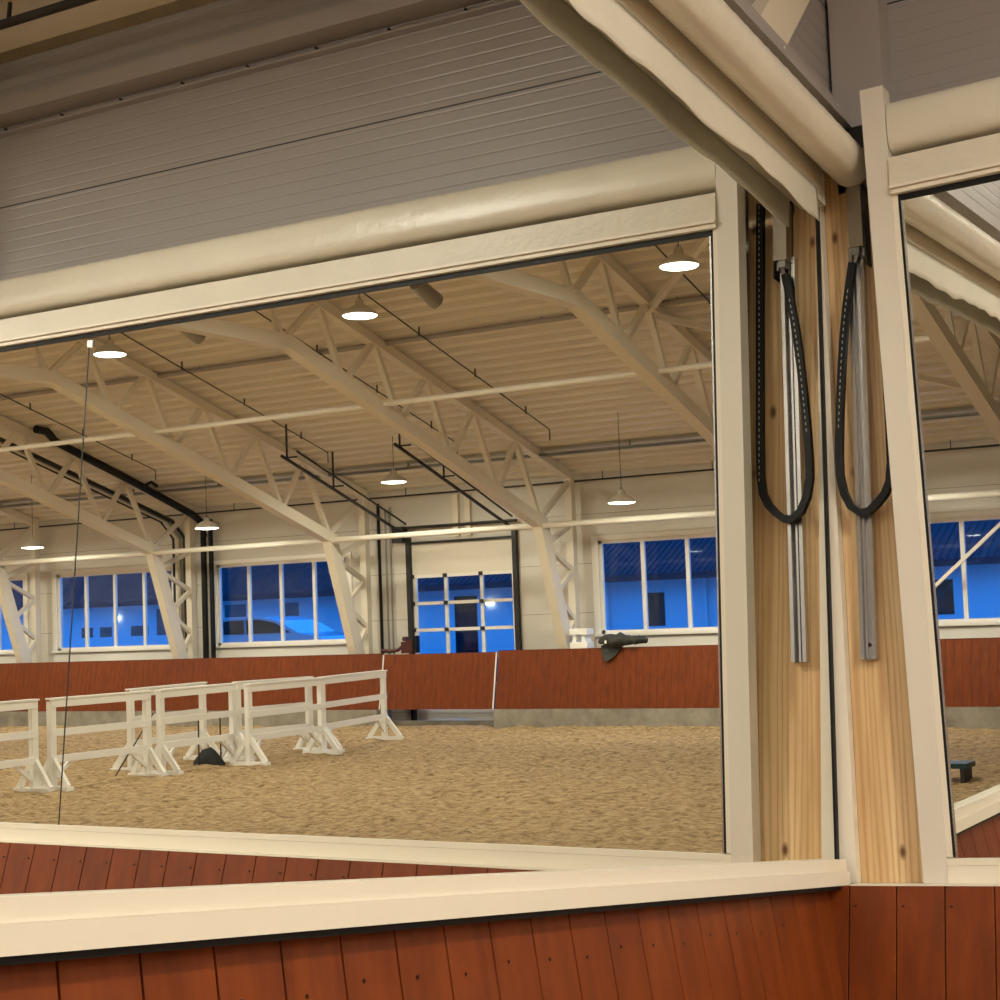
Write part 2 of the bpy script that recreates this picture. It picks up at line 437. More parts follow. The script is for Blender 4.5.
part('flap', wavy_flap(-6.9, -.12, 300, .02, 3.3, .206, 2.165, 2.045), M['canvas_side'], RA)
RB = thing('mirror_curtain', 'rolled cream canvas curtain above the right mirror', 'curtain', (2, -.1, 2.2))
part('roll', roll_mesh('x', .452, 4.30, -.094, 2.306, .080, 330, 8.1), M['roll'], RB)
hb = MB().hexa(bq(.4497, 4.30, 2.104, 2.150, -.03, .020)).hexa(bq(.4497, 4.30, 2.1505, 2.195, -.03, .018))
part('header_board', hb, M['canvas'], RB)
part('backing_strip', MB().box((.4497, -.06, 2.20), (4.30, .12, 2.40)), M['canvas'], RB)

# ------------------------------------------------------------------ corner timber, guide track, motor box, cable chain
WD = thing('timber_lining', 'knotty pine boards lining the corner strip between the mirrors', 'timber board', (.27, .08, 0))
part('board', MB().box((.166, .060, .0), (.285, .10, 2.32)), M['wood'], WD)
part('board', MB().box((.2855, .0605, .0), (.42, .10, 2.32)), M['wood'], WD)
cb = MB().box((.045, .02, -.0), (.165, .06, 2.3)); single('corner_post', cb, M['paint'], 'cream corner post between left mirror edge and pine boards', 'post')
TR = thing('guide_track', 'aluminium guide track fixed upright on the pine boards', 'track', (.235, .05, .67))
def tx(z): return .2207+.0255*z
def tbox(m, a0, a1, y0, y1, z0, z1):
    return m.hexa([(tx(z0)+a0, y0, z0), (tx(z0)+a1, y0, z0), (tx(z0)+a1, y1, z0), (tx(z0)+a0, y1, z0), (tx(z1)+a0, y0, z1), (tx(z1)+a1, y0, z1), (tx(z1)+a1, y1, z1), (tx(z1)+a0, y1, z1)])
m = MB()
tbox(m, -.025, .025, .050, .060, .67, 2.0)
for a in (-.025, -.0075, .0185): tbox(m, a, a+.0065, .030, .050, .67, 2.0)
tbox(m, -.025, -.013, .027, .031, .67, 2.0); tbox(m, .013, .025, .027, .031, .67, 2.0)
part('profile', m, M['alu'], TR)
part('fixing_screw', MB().tube([(tx(.72), .05, .715), (tx(.72), .045, .715)], .006, 8), M['screw'], TR)
BX = thing('drive_box', 'grey metal drive box at the top of the guide track', 'metal box', (.285, .02, 2.0))
part('housing', MB().box((.262, -.005, 1.985), (.308, .045, 2.19)), M['box'], BX)
part('side_plate', MB().box((.3085, .01, 1.93), (.3125, .058, 2.2)), M['dark'], BX, 'dark mounting plate')
part('cable_clamp', MB().box((.268, .0, 1.962), (.292, .03, 1.985)).tube([(.285, .01, 1.97), (.270, .01, 1.925)], .007, 8), M['galv'], BX)
part('bolt', MB().tube([(.30, .02, 1.985), (.30, .02, 1.955)], .008, 8), M['galv'], BX)
part('mount_bracket', MB().box((.262, .045, 1.98), (.3085, .0595, 2.2)), M['dark'], BX)
CH = thing('cable_chain', 'black looped cable chain hanging from the drive box', 'cable', (.27, .01, 1.2))
path = [(.268, 1.935), (.255, 1.87), (.238, 1.78), (.226, 1.70), (.214, 1.60), (.204, 1.50), (.195, 1.40), (.189, 1.31), (.188, 1.25), (.198, 1.19), (.218, 1.145), (.246, 1.122), (.275, 1.124), (.302, 1.145), (.328, 1.172), (.346, 1.21), (.354, 1.27), (.356, 1.40), (.356, 1.8), (.354, 2.19)]
m = MB(); hw = .0115; pr = []
for i, (x, z) in enumerate(path):
    a = Vector(path[max(i-1, 0)]); b2 = Vector(path[min(i+1, len(path)-1)]); d = (b2-a).normalized(); nrm = Vector((-d.y, d.x))
    pr.append((Vector((x, z))+nrm*hw, Vector((x, z))-nrm*hw))
y0c, y1c = -.008, .016
for i in range(len(pr)-1):
    (a, b2), (c2, d2) = pr[i], pr[i+1]
    m.hexa([(a.x, y0c, a.y), (b2.x, y0c, b2.y), (b2.x, y1c, b2.y), (a.x, y1c, a.y), (c2.x, y0c, c2.y), (d2.x, y0c, d2.y), (d2.x, y1c, d2.y), (c2.x, y1c, c2.y)])
part('chain', m, M['black'], CH)
# pale slots of the links
def on_path(s, pth):
    for i in range(len(pth)-1):
        a, b2 = Vector(pth[i]), Vector(pth[i+1]); L = (b2-a).length
        if s <= L: return a+(b2-a)*(s/L), (b2-a).normalized()
        s -= L
    return Vector(pth[-1]), Vector((0, 1))
m = MB()
for i in range(22):
    p, d = on_path(.09+.021*i, path); q = p+d*.010
    m.bar((p.x, y0c, p.y), (q.x, y0c, q.y), .003, .002, (0, 1, 0))
for i in range(46):
    z = 1.25+.0205*i; m.bar((.3555, y0c, z), (.3555, y0c, z+.010), .003, .002, (0, 1, 0))
so = part('link_slots', m, M['slot'], CH, 'pale slots along the chain links'); so['kind'] = 'stuff'

# ------------------------------------------------------------------ kickboards
def kick_y(name, label, xs_top, z0, z1, lean, ys, thick=.03, m_=None):     # boards along y (left wall), face at x
    o = MB()
    for a, b2 in zip(ys[:-1], ys[1:]):
        p = lambda y, z, d: (xs_top+(z1-z)*lean+d, y, z)
        a2, b3 = a+.0026, b2-.0026; e = .0008
        o.hexa([p(a2, z0, -thick), p(a2, z0, -e), p(b3, z0, -e), p(b3, z0, -thick), p(a2, z1, -thick), p(a2, z1, -e), p(b3, z1, -e), p(b3, z1, -thick)])
        o.add([p(a2, z0, -e), p(a2+e, z0, 0), p(b3-e, z0, 0), p(b3, z0, -e), p(a2, z1, -e), p(a2+e, z1, 0), p(b3-e, z1, 0), p(b3, z1, -e)], [(0, 1, 5, 4), (1, 2, 6, 5), (2, 3, 7, 6), (4, 5, 6, 7)])
    p = lambda y, z, d: (xs_top+(z1-z)*lean+d, y, z)
    o.hexa([p(ys[0], z0, -thick-.02), p(ys[0], z0, -.012), p(ys[-1], z0, -.012), p(ys[-1], z0, -thick-.02), p(ys[0], z1-.002, -thick-.02), p(ys[0], z1-.002, -.012), p(ys[-1], z1-.002, -.012), p(ys[-1], z1-.002, -thick-.02)])
    return o
def kick_x(y_top, z0, z1, lean, xs, thick=.03, sg=-1):      # boards along x; sg -1 faces -y, +1 faces +y
    o = MB(); e = .0008
    p = lambda x, z, d: (x, y_top+sg*((z1-z)*lean+d), z)
    for a, b2 in zip(xs[:-1], xs[1:]):
        a2, b3 = a+.0018, b2-.0018
        o.hexa([p(a2, z0, -thick), p(b3, z0, -thick), p(b3, z0, -e), p(a2, z0, -e), p(a2, z1, -thick), p(b3, z1, -thick), p(b3, z1, -e), p(a2, z1, -e)])
        o.add([p(a2, z0, -e), p(a2+e, z0, 0), p(b3-e, z0, 0), p(b3, z0, -e), p(a2, z1, -e), p(a2+e, z1, 0), p(b3-e, z1, 0), p(b3, z1, -e)], [(0, 1, 5, 4), (1, 2, 6, 5), (2, 3, 7, 6), (4, 5, 6, 7)])
    a, b2 = xs[0], xs[-1]
    o.hexa([p(a, z0, -thick-.02), p(b2, z0, -thick-.02), p(b2, z0, -.012), p(a, z0, -.012), p(a, z1-.002, -thick-.02), p(b2, z1-.002, -thick-.02), p(b2, z1-.002, -.012), p(a, z1-.002, -.012)])
    return o
ys = [-1.186+.165*7-.165*i for i in range(46)]; ys = [y for y in ys if y < -.02]; ys = [.12]+ys
ys.sort()
KA = thing('kickboard', 'red-brown plank kickboard with screws below the left mirror ledge', 'kickboard', (.2, -3, -1.35))
part('boards', kick_y('k', '', .105, -1.36, -.018, .17, ys), M['kick'], KA)
for i, y in enumerate(ys[:-1]):
    if -3.6 < y < -.3:
        yc = y+.165*.32; z = -.10-.006*((i*7) % 3)
        x = .105+(-.018-z)*.17
        part('screw', MB().tube([(x-.003, yc, z), (x+.0012, yc, z-.0002)], .0042, 10), M['screw'], KA)
KB = thing('kickboard', 'short red-brown plank kickboard below the right mirror', 'kickboard', (2, -.1, -1.35))
xs = [.03, .17]+[.312+.1415*i for i in range(26)]
part('boards', kick_x(-.062, -1.36, -.006, .2, xs), M['kick'], KB)
for i, x in enumerate(xs[1:-1]):
    z = -.062; part('screw', MB().tube([(x+.02, -.062+.002-.0124, z), (x+.02, -.0765, z)], .0038, 8), M['screw'], KB)
part('cap', MB().box((.17, -.0615, -.0055), (4.3, .058, -.0005)), M['paint'], KB, 'thin pale cap strip')
KT, KY, KL = .175, -23.95, .2
def far_kick(xa, xb, label):
    n = max(2, round((xb-xa)/.15)); k = thing('kickboard', label, 'kickboard', ((xa+xb)/2, KY, -1.0))
    part('boards', kick_x(KY, -.985, KT, KL, [xa+(xb-xa)*i/n for i in range(n+1)], sg=1), M['kick'], k)
    part('cap', MB().box((xa, KY-.06, KT-.001), (xb, KY+.004, KT+.008)), M['kick'], k); return k
GX0, GX1 = 15.68, 18.5
far_kick(.4, GX0-.025, 'far red-brown kickboard right of the gate in the reflection')
far_kick(GX1+.025, 38.6, 'far red-brown kickboard left of the gate in the reflection')
gt = thing('kickboard_gate', 'red-brown gate section of the far kickboard in front of the garage door', 'gate', ((GX0+GX1)/2, KY, -1.0))
n = 20; part('boards', kick_x(KY+.02, -.985, KT-.02, KL, [GX0+(GX1-GX0)*i/n for i in range(n+1)], sg=1), M['kick'], gt)
for x in (GX0+.015, GX1-.015):
    part('edge_strip', MB().hexa([(x-.03, KY+.02+.02, KT-.02), (x, KY+.04, KT-.02), (x, KY+.03, KT-.02), (x-.03, KY+.03, KT-.02)]+[(x-.03, KY+.04+KL*1.14, -.98), (x, KY+.04+KL*1.14, -.98), (x, KY+.03+KL*1.14, -.98), (x-.03, KY+.03+KL*1.14, -.98)]), M['upvc'], gt, 'pale edge strip of the gate')
k2 = thing('kickboard', 'red-brown kickboard along the rest of the right wall behind the camera', 'kickboard', (20, -.9, -1.35))
part('boards', kick_x(-.9, -1.36, .0, .2, [7.0+.15*i for i in range(212)]), M['kick'], k2)
ke = thing('kickboard', 'red-brown kickboard across the end of the hall', 'kickboard', (39, -12, -1.35))
part('boards', MB().hexa([(38.7, -23.9, -1.36), (38.75, -23.9, -1.36), (38.75, -.95, -1.36), (38.7, -.95, -1.36), (38.95, -23.9, .17), (39.0, -23.9, .17), (39.0, -.95, .17), (38.95, -.95, .17)]), M['kick'], ke)
for xa, xb, lb in ((.3, GX0-.025, 'grey concrete plinth under the far kickboard right of the gate'), (GX1+.025, 38.6, 'grey concrete plinth under the far kickboard left of the gate')):
    single('concrete_plinth', MB().box((xa, -24.2, -1.45), (xb, -23.66, -.99)), M['concrete'], lb, 'plinth')
single('threshold_beam', MB().box((GX0-.04, -24.0, -1.42), (GX1+.04, -23.9, -1.23)), M['concrete'], 'low concrete threshold under the gate of the far kickboard', 'threshold')

# ------------------------------------------------------------------ steel roof frames
FX = [4.5, 9.1, 14.23, 19.38, 24.4, 29.5, 34.6]
def frame_parts(x, par, short=False):
    def side(sg):
        Y = lambda y: y if sg < 0 else 2*RID-y
        P = lambda y, z: (x, Y(y), z)
        part('column', MB().bar(P(-24.62, -1.36), P(-24.62, 3.62), .16, .16, (0, 1, 0)), M['steel'], par)
        if short and sg > 0:        # this frame ends on its column beside the mirror recess
            part('rafter', MB().bar(P(-24.66, deck(-24.66)-.09), P(RID, deck(RID)-.09), .17, .16), M['steel'], par)
            part('tie_chord', MB().bar(P(-24.6, 3.2), P(-15.38, 5.30), .17, .20), M['steel'], par)
            return
        part('leg', MB().bar(P(-24.24, .1), P(-23.34, 2.72), .2, .3, (0, 1, 0)), M['steel'], par)
        part('tie_chord', MB().bar(P(-23.38, 2.66), P(-15.38, 5.30), .22, .22), M['steel'], par)
        part('rafter', MB().bar(P(-24.66, deck(-24.66)-.09), P(RID, deck(RID)-.09), .17, .16), M['steel'], par)
        bz = lambda y: 2.72+(y+23.34)*(5.30-2.72)/(23.34-15.38)
        bot = [-23.34, -21.75, -20.15, -18.55, -16.95, -15.38]
        top = [-22.5, -20.95, -19.4, -17.85, -16.3]
        seq = [(-24.6, deck(-24.6)-.12, 1)]
        br = [((-24.6, deck(-24.6)-.2), (-23.34, 2.75))]
        for i in range(5):
            tz = deck(top[i])-.13
            br += [((bot[i], bz(bot[i])), (top[i], tz)), ((top[i], tz), (bot[i+1], bz(bot[i+1])))]
        br += [((-15.38, 5.30), (-14.7, deck(-14.7)-.13)), ((-14.7, deck(-14.7)-.13), (-13.3, 5.32)), ((-13.3, 5.32), (RID, deck(RID)-.2))]
        lg = lambda z: -24.24+(z-.1)*(.90/2.62)
        zz = [.25, .75, 1.25, 1.75, 2.25, 2.66]
        for i, (a, b2) in enumerate(zip(zz[:-1], zz[1:])):
            br.append(((lg(a), a), (-24.6, b2)) if i % 2 == 0 else ((-24.6, a), (lg(b2), b2)))
        for a, b2 in br: part('brace', MB().bar(P(*a), P(*b2), .09, .09), M['steel'], par)
        part('base_plate', MB().box((x-.14, Y(-24.62)-.12, -1.36), (x+.14, Y(-24.62)+.12, -1.33)), M['steel'], par)
    side(-1); side(1)
    part('tie_chord', MB().bar((x, -15.42, 5.27), (x, 2*RID+15.42, 5.27), .22, .22), M['steel'], par)
ords = ['first', 'second', 'third', 'fourth', 'fifth', 'sixth', 'seventh']
f0 = thing('roof_frame', 'first cream lattice roof frame from the mirror wall', 'steel frame', (FX[0], RID, -1.35), 'lattice roof frames across the hall')
frame_parts(FX[0], f0, True)
f1 = thing('roof_frame', 'second cream lattice roof frame from the mirror wall', 'steel frame', (FX[1], RID, -1.35), 'lattice roof frames across the hall')
frame_parts(FX[1], f1)
for i in range(2, len(FX)):
    dup(f1, (FX[i]-FX[1], 0, 0), '%s cream lattice roof frame from the mirror wall' % ords[i])

# tie tubes between frames
def tube_run(y, z, r, mt, lab):
    for i in range(len(FX)-1):
        o = MB().tube([(FX[i]+.09, y, z), (FX[i+1]-.09, y, z)], r, 12)
        single('tie_tube', o, mt, lab % (ords[i], ords[i+1]), 'steel tube', 'tie tubes between the roof frames')
tube_run(-23.3, 2.62, .056, M['tube'], 'round cream tie tube at window height between %s and %s roof frames')
tube_run(-17.95, 4.52, .047, M['tube'], 'round cream tie tube high under the far roof slope between %s and %s frames')
tube_run(2*RID+23.3, 2.62, .062, M['tube'], 'round cream tie tube low on the mirror side between %s and %s frames')
tube_run(2*RID+17.95, 4.52, .062, M['tube'], 'round cream tie tube high on the mirror side between %s and %s frames')
# bracing in the bay between first and second frame
for k, (a, b2, lab) in enumerate([((9.1, -17.9, deck(-17.9)-.25), (4.0, -12.7, deck(-12.7)-.25), 'roof brace rising to the ridge beside the second frame'),
                                  ((9.1, -18.1, deck(-18.1)-.25), (4.0, -23.2, deck(-23.2)-.25), 'roof brace falling to the eave beside the second frame'),
                                  ((9.1, -21.2, deck(-21.2)-.42), (4.0, -17.9, deck(-17.9)-.42), 'roof brace crossing the others beside the second frame'),
                                  ((4.1, -24.45, 3.3), (9.0, -24.45, -.9), 'slim wall brace crossing the window next to the corner')]):
    single('steel_brace', MB().bar(a, b2, .09 if k < 3 else .06, .09 if k < 3 else .06), M['steel'], lab, 'steel brace')
single('steel_brace', MB().hexa([(.205, -.745, 2.43), (.262, -.745, 2.43), (.262, -.53, 2.43), (.205, -.53, 2.43), (.205, -.02, 3.2), (.262, -.02, 3.2), (.262, .165, 3.2), (.205, .165, 3.2)]), M['steel'], 'cream diagonal beam on the left wall above the canvas roll', 'steel brace')

# ------------------------------------------------------------------ pendant lamps
def lamp(loc, wire_top, label, proto=[None]):
    if proto[0] is None or True:
        t = thing('pendant_lamp', label, 'lamp', loc, 'high bay lamps under the roof')
        part('shade', MB().lathe([(.03, .22), (.065, .22), (.07, .16), (.15, .12), (.24, .05), (.258, .0), (.252, .0), (.22, .05), (.05, .12)], (loc[0], loc[1], loc[2])), M['shade'], t)
        part('diffuser', MB().lathe([(.250, .006), (.23, -.012), (.12, -.026), (.002, -.03)], (loc[0], loc[1], loc[2])).disc((loc[0], loc[1], loc[2]+.008), .250, up=True), M['lamp'], t, 'glowing lamp disc')
        part('hanger', MB().tube([(loc[0], loc[1], loc[2]+.2), (loc[0], loc[1], wire_top)], .006, 6), M['dark'], t)
        part('hook', MB().tube([(loc[0]-.03, loc[1], loc[2]+.2), (loc[0]-.03, loc[1], loc[2]+.26), (loc[0], loc[1], loc[2]+.29), (loc[0]+.03, loc[1], loc[2]+.26), (loc[0]+.03, loc[1], loc[2]+.2)], .007, 6), M['galv'], t)
        return t
bayx = [6.75, 11.75, 16.75, 21.6, 26.8, 32.0, 37.0]
bayname = ['first', 'second', 'third', 'fourth', 'fifth', 'sixth', 'last']
for i, x in enumerate(bayx):
    z = 3.6 if i == 2 else (2.98 if i == 3 else 2.85)
    yy = -22.0
    lamp((x, yy, z), deck(yy), 'high bay lamp hanging near the window wall in the %s bay' % bayname[i])
    lamp((x+(.15 if i < 2 else 0), -14.2, 5.22), deck(-14.2), 'high bay lamp on the far side of the ridge in the %s bay' % bayname[i])
    lamp((x, -10.4, 5.22), deck(-10.4), 'high bay lamp on the mirror side of the ridge in the %s bay' % bayname[i])
    lamp((x, -2.7, 2.88), deck(-2.7), 'high bay lamp hanging near the right wall in the %s bay' % bayname[i])
lamp((3.1, -2.9, 3.2), deck(-2.9), 'high bay lamp hanging beside the mirror corner')
lamp((2.0, -10.4, 5.22), deck(-10.4), 'high bay lamp by the left wall on the mirror side of the ridge')

# ------------------------------------------------------------------ services under the roof
def tray(y, z, lab):
    t = thing('cable_tray', lab, 'cable tray', (20, y, z))
    m = MB().box((.6, y-.10, z), (39, y+.10, z+.012)).box((.6, y-.10, z), (39, y-.092, z+.05)).box((.6, y+.092, z), (39, y+.10, z+.05))
    part('tray', m, M['galv'], t)
    part('cable', MB().tube([(.6, y, z+.03), (39, y, z+.03)], .03, 8), M['dark'], t)
    for i in range(15): part('hanger', MB().bar((2+2.55*i, y, z), (2+2.55*i, y, deck(y)), .03, .03), M['galv'], t)
tray(-23.35, 3.98, 'dark cable tray along the far eave under the roof')
tray(2*RID+23.35, 3.98, 'dark cable tray along the mirror-side eave under the roof')
def pipe_x(y, z, r, mt, lab, hang=True):
    t = thing('service_pipe', lab, 'pipe', (20, y, z))
    part('pipe', MB().tube([(.5, y, z), (39.2, y, z)], r, 10), mt, t)
    for i in range(16): part('pipe_clip', MB().bar((1.5+2.4*i, y, z), (1.5+2.4*i, y, deck(y)-.006), .014, .014), M['dark'], t)
pipe_x(-24.7, 3.56, .02, M['dark'], 'thin dark pipe along the top of the window wall')
pipe_x(-.15, 3.60, .022, M['dark'], 'thin dark pipe along the top of the right wall')
pipe_x(-18.1, deck(-18.1)-.07, .045, M['trim'], 'grey pipe running lengthwise under the far roof slope')
for x, ya, yb, lab in ((8.2, -16.3, -22.5, 'thin dark wire under the roof beside the second frame'), (13.3, -13.5, -22.2, 'thin dark wire under the roof before the third frame'),
                       (15.5, -13.5, -22.4, 'thin dark wire under the roof behind the third frame'), (18.5, -13.5, -22.2, 'thin dark wire under the roof before the fourth frame'),
                       (23.2, -15, -22.2, 'thin dark wire under the roof before the fifth frame')):
    t = thing('roof_wire', lab, 'wire', (x, (ya+yb)/2, deck((ya+yb)/2)), 'thin wires under the roof slope')
    part('wire', MB().tube([(x, ya, deck(ya)-.11), (x, (ya+yb)/2, deck((ya+yb)/2)-.12), (x, yb, deck(yb)-.11), (x, yb, deck(yb)-.32)], .012, 6), M['dark'], t)
    for k in range(5):
        y = ya+(yb-ya)*(k+.5)/5; part('clip', MB().bar((x, y, deck(y)-.15), (x, y, deck(y)+.0), .02, .02), M['dark'], t)
D = thing('ventilation_pipe', 'thick black pipe bending from the roof slope down the window wall', 'pipe', (24.05, -23, 2))
part('sloping_pipe', MB().tube([(24.0, -19.5, 5.12), (24.0, -19.8, 5.10), (24.0, -20.05, 4.9), (24.0, -22.4, 4.15), (24.0, -24.3, 3.5), (24.0, -24.66, 3.3), (24.0, -24.66, 3.0)], .085, 12), M['black'], D)
part('down_pipe', MB().tube([(24.02, -24.66, 3.1), (24.02, -24.66, -.9)], .07, 12), M['black'], D)
part('down_pipe', MB().tube([(23.83, -24.7, 3.4), (23.83, -24.7, -.9)], .055, 12), M['black'], D)
part('branch', MB().tube([(24.0, -22.6, 4.05), (23.7, -22.6, 4.15), (23.6, -22.7, 4.05)], .04, 10), M['black'], D)
D2 = thing('conduit_bundle', 'bundle of brown and grey conduits climbing beside the fifth frame', 'pipe', (24.8, -23, 2))
for k, (dx, r, mt) in enumerate(((.25, .05, 'dark'), (.38, .03, 'galv'), (.48, .035, 'steel'), (.6, .03, 'dark'))):
    part('conduit', MB().tube([(24.4+dx, -17.5, deck(-17.5)-.4), (24.4+dx, -24.3, deck(-24.3)-.45), (24.4+dx, -24.72, 3.0), (24.4+dx, -24.72, -.8)], r, 8), M[mt], D2)
for x, r, mt, lab, zt in ((19.16, .035, 'black', 'thin black pipe on the wall left of the garage door', 3.45), (18.98, .022, 'galv', 'grey conduit on the wall left of the garage door', 3.3), (18.86, .022, 'galv', 'grey conduit nearest the garage door', 3.35)):
    single('wall_pipe', MB().tube([(x, -24.86, -.9), (x, -24.86, zt)], r, 8), M[mt], lab, 'pipe')
for x in (17.12, 16.82):
    single('wall_post', MB().box((x-.07, -24.9, 2.62), (x+.07, -24.8, 3.5)), M['steel'], 'short cream post on the wall above the garage door, %s of the pair' % ('left' if x > 17 else 'right'), 'post')
for px_, y, lab in ((10.6, -14.2, 'grey cylinder fixture under the ridge by the second bay'), (14.85, -14.15, 'grey cylinder fixture under the ridge by the third frame')):
    t = thing('roof_speaker', lab, 'fixture', (px_, y, 5.3))
    part('body', MB().tube([(px_, y, 5.26), (px_, y+.5, 5.44)], [.12, .10], 16), M['galv'], t)
    part('bracket', MB().bar((px_, y+.25, 5.4), (px_, y+.25, deck(y+.25)), .05, .05), M['dark'], t)

# ------------------------------------------------------------------ windows and garage door
for i, (a, b2) in enumerate(WIN):
    f = MB(); y0w, y1w = YF-.09, YF-.02; t_ = .07
    f.box((a, y0w, WZ0), (b2, y1w, WZ0+t_)).box((a, y0w, WZ1-t_), (b2, y1w, WZ1)).box((a, y0w, WZ0), (a+t_, y1w, WZ1)).box((b2-t_, y0w, WZ0), (b2, y1w, WZ1))
    o = single('window_%d' % (i+1), f, M['upvc'], None, None, kind='structure')
    o['label'] = ['white window nearest the corner, crossed by a brace', 'white four-pane window right of the garage door', 'white four-pane window left of the garage door, car outside', 'white four-pane window behind the fifth frame', 'white window farthest from the mirrors'][i]; o['category'] = 'window'
    p = (b2-a)/4
    for k in range(1, 4): part2 = struct('mullion', MB().box((a+p*k-.04, y0w, WZ0+t_), (a+p*k+.04, y1w, WZ1-t_)), M['upvc'], None, None, o)
    for k in range(4):
        struct('pane', MB().box((a+p*k+.03, YF-.06, WZ0+.05), (a+p*(k+1)-.03, YF-.052, WZ1-.05)), M['glass'], None, None, o)
    struct('sill', MB().box((a-.1, YF, WZ0-.05), (b2+.1, YF+.12, WZ0)).box((a-.1, YF, .16), (b2+.1, YF+.05, WZ0-.08)), M['upvc'], None, None, o)
    struct('casing', MB().box((a-.14, YF, WZ0-.05), (a, YF+.03, WZ1+.1)).box((b2, YF, WZ0-.05), (b2+.14, YF+.03, WZ1+.1)).box((a, YF, WZ1), (b2, YF+.03, WZ1+.1)), M['upvc'], None, None, o)
d = MB().box((DX0, YF-.06, 1.80), (DX1, YF-.02, DZ1))
dr = single('door_1', d, M['paint'], 'cream sectional garage door with blue panes behind the gate', 'door', kind='structure')
rows = [1.80, 1.215, .64, .06, -.52, -1.10]
fr = MB()
for z in rows: fr.box((DX0, YF-.065, z-.035), (DX1, YF-.01, z+.035))
for x in (DX0+.05, DX0+.84, DX0+1.74, DX1-.05): fr.box((x-.04, YF-.065, -1.1), (x+.04, YF-.012, 1.8))
struct('door_frame', fr, M['upvc'], None, None, dr)
for k in range(5):
    for a, b2 in ((DX0+.08, DX0+.81), (DX0+.87, DX0+1.71), (DX0+1.77, DX1-.08)):
        struct('pane', MB().box((a, YF-.045, rows[k+1]+.03), (b2, YF-.038, rows[k]-.03)), M['glass'], None, None, dr)
struct('bottom_panel', MB().box((DX0, YF-.06, -1.36), (DX1, YF-.02, -1.12)), M['paint'], None, None, dr)
for x in (DX0-.05, DX1+.05):
    struct('track', MB().box((x-.05, YF, -1.36), (x+.05, YF+.1, 2.75)), M['dark'], None, None, dr)
    struct('high_track', MB().bar((x, YF+.12, 2.7), (x-.02, -20.5, 4.16), .045, .05).bar((x-.0, YF+.12, 2.95), (x-.02, -21.0, 4.28), .03, .03), M['dark'], None, None, dr)
    for y in (-20.7, -22.2): struct('track_hanger', MB().bar((x, y, 2.7+(y-YF)*.33), (x, y, deck(y)-.1), .03, .03).bar((x-.25, y, 2.75+(y-YF)*.33), (x+.1, y, 2.75+(y-YF)*.33), .03, .03), M['dark'], None, None, dr)
for z in rows[:4]:
    for x in (DX0, DX1, DX0+.84, DX0+1.74): struct('hinge', MB().box((x-.04, YF-.01, z-.04), (x+.04, YF+.04, z+.04)), M['dark'], None, None, dr)
struct('spring_shaft', MB().tube([(DX0-.15, YF+.12, 2.86), (DX1+.25, YF+.12, 2.86)], .035, 10), M['dark'], None, None, dr)
struct('top_seal', MB().box((DX0-.05, YF, 2.5), (DX1+.05, YF+.05, 2.55)), M['dark'], None, None, dr)
struct('drive_unit', MB().box((DX1+.1, YF, 2.55), (DX1+.38, YF+.2, 2.9)), M['dark'], None, None, dr)

# ------------------------------------------------------------------ white barriers on the sand
def barrier(p, q, label, h=1.24):
    p, q = Vector(p), Vector(q); L = (q-p).length; a = math.atan2(q.y-p.y, q.x-p.x)
    t = thing('fence_panel', label, 'barrier', (p.x, p.y, -1.33), 'white barriers standing on the sand', a)
    for x in (0.04, L-.04):
        part('post', MB().bar((x, 0, .04), (x, 0, h), .105, .08, (0, 1, 0)), M['white'], t, local=True)
        fo = MB().bar((x, -.36, .025), (x, .36, .025), .13, .06)
        fo.bar((x, -.31, .05), (x, -.03, .42), .06, .08).bar((x, .31, .05), (x, .03, .42), .06, .08)
        part('foot', fo, M['white'], t, local=True)
        s = 1 if x < L/2 else -1
        part('strut', MB().bar((x+s*.03, 0, .16), (x+s*.36, 0, .40), .045, .05), M['white'], t, local=True)
    for z, hh in ((h-.03, .115), (.80, .10), (.43, .10)):
        part('rail', MB().box((0, -.055, z-hh/2), (L, -.02, z+hh/2)), M['white'], t, local=True)
    part('top_cap', MB().box((-.02, -.07, h+.02), (L+.02, .05, h+.045)), M['white'], t, local=True)
barrier((15.95, -9.75), (15.89, -11.70), 'white rail barrier cut by the left edge of the photo')
barrier((15.78, -11.85), (15.70, -13.77), 'white rail barrier crossed by the mirror joint')
barrier((16.67, -14.37), (17.0, -16.5), 'white rail barrier standing farthest back, behind the black bag')
barrier((15.76, -14.05), (15.87, -15.94), 'white rail barrier in front of the black bag and dark sticks')
barrier((15.27, -15.53), (15.35, -17.60), 'nearest white rail barrier overlapping another in the middle')
barrier((16.24, -16.41), (15.98, -18.1), 'white rail barrier hidden behind the overlapping middle one')
barrier((15.52, -17.8), (16.1, -20.5), 'white rail barrier at the right end of the row, by the gate')

bg = MB(); n = 16
bg.lathe([(.0, .27), (.05, .26), (.12, .22), (.23, .12), (.29, .03), (.31, -.03)], (0, 0, 0), n)
for v in bg.v: v.x = v.x*1.0; v.y = v.y*.7+.06*v.z; v += Vector((.03*noise.noise(v*7), .03*noise.noise(v*6+Vector((3, 1, 2))), .02*noise.noise(v*8)))
for v in bg.v: v += Vector((16.08, -15.55, -1.32))
single('bag', bg, M['bag'], 'black cloth bag lying on the sand by the barriers', 'bag')
single('riding_stick', MB().tube([(16.34, -13.69, -1.34), (16.1, -14.3, -.42)], .011, 6), M['dark'], 'thin dark stick leaning on the barrier', 'stick')
single('riding_stick', MB().tube([(16.0, -15.2, -1.36), (16.0, -15.22, -.55)], .012, 6), M['dark'], 'thin straight dark stick upright in the sand', 'stick')
single('riding_stick', MB().tube([(16.1, -15.85, -1.36), (16.1, -15.85, -.62), (16.1, -15.80, -.56), (16.1, -15.68, -.55)], .012, 6), M['dark'], 'dark stick with a bent hook end near the bag', 'stick')
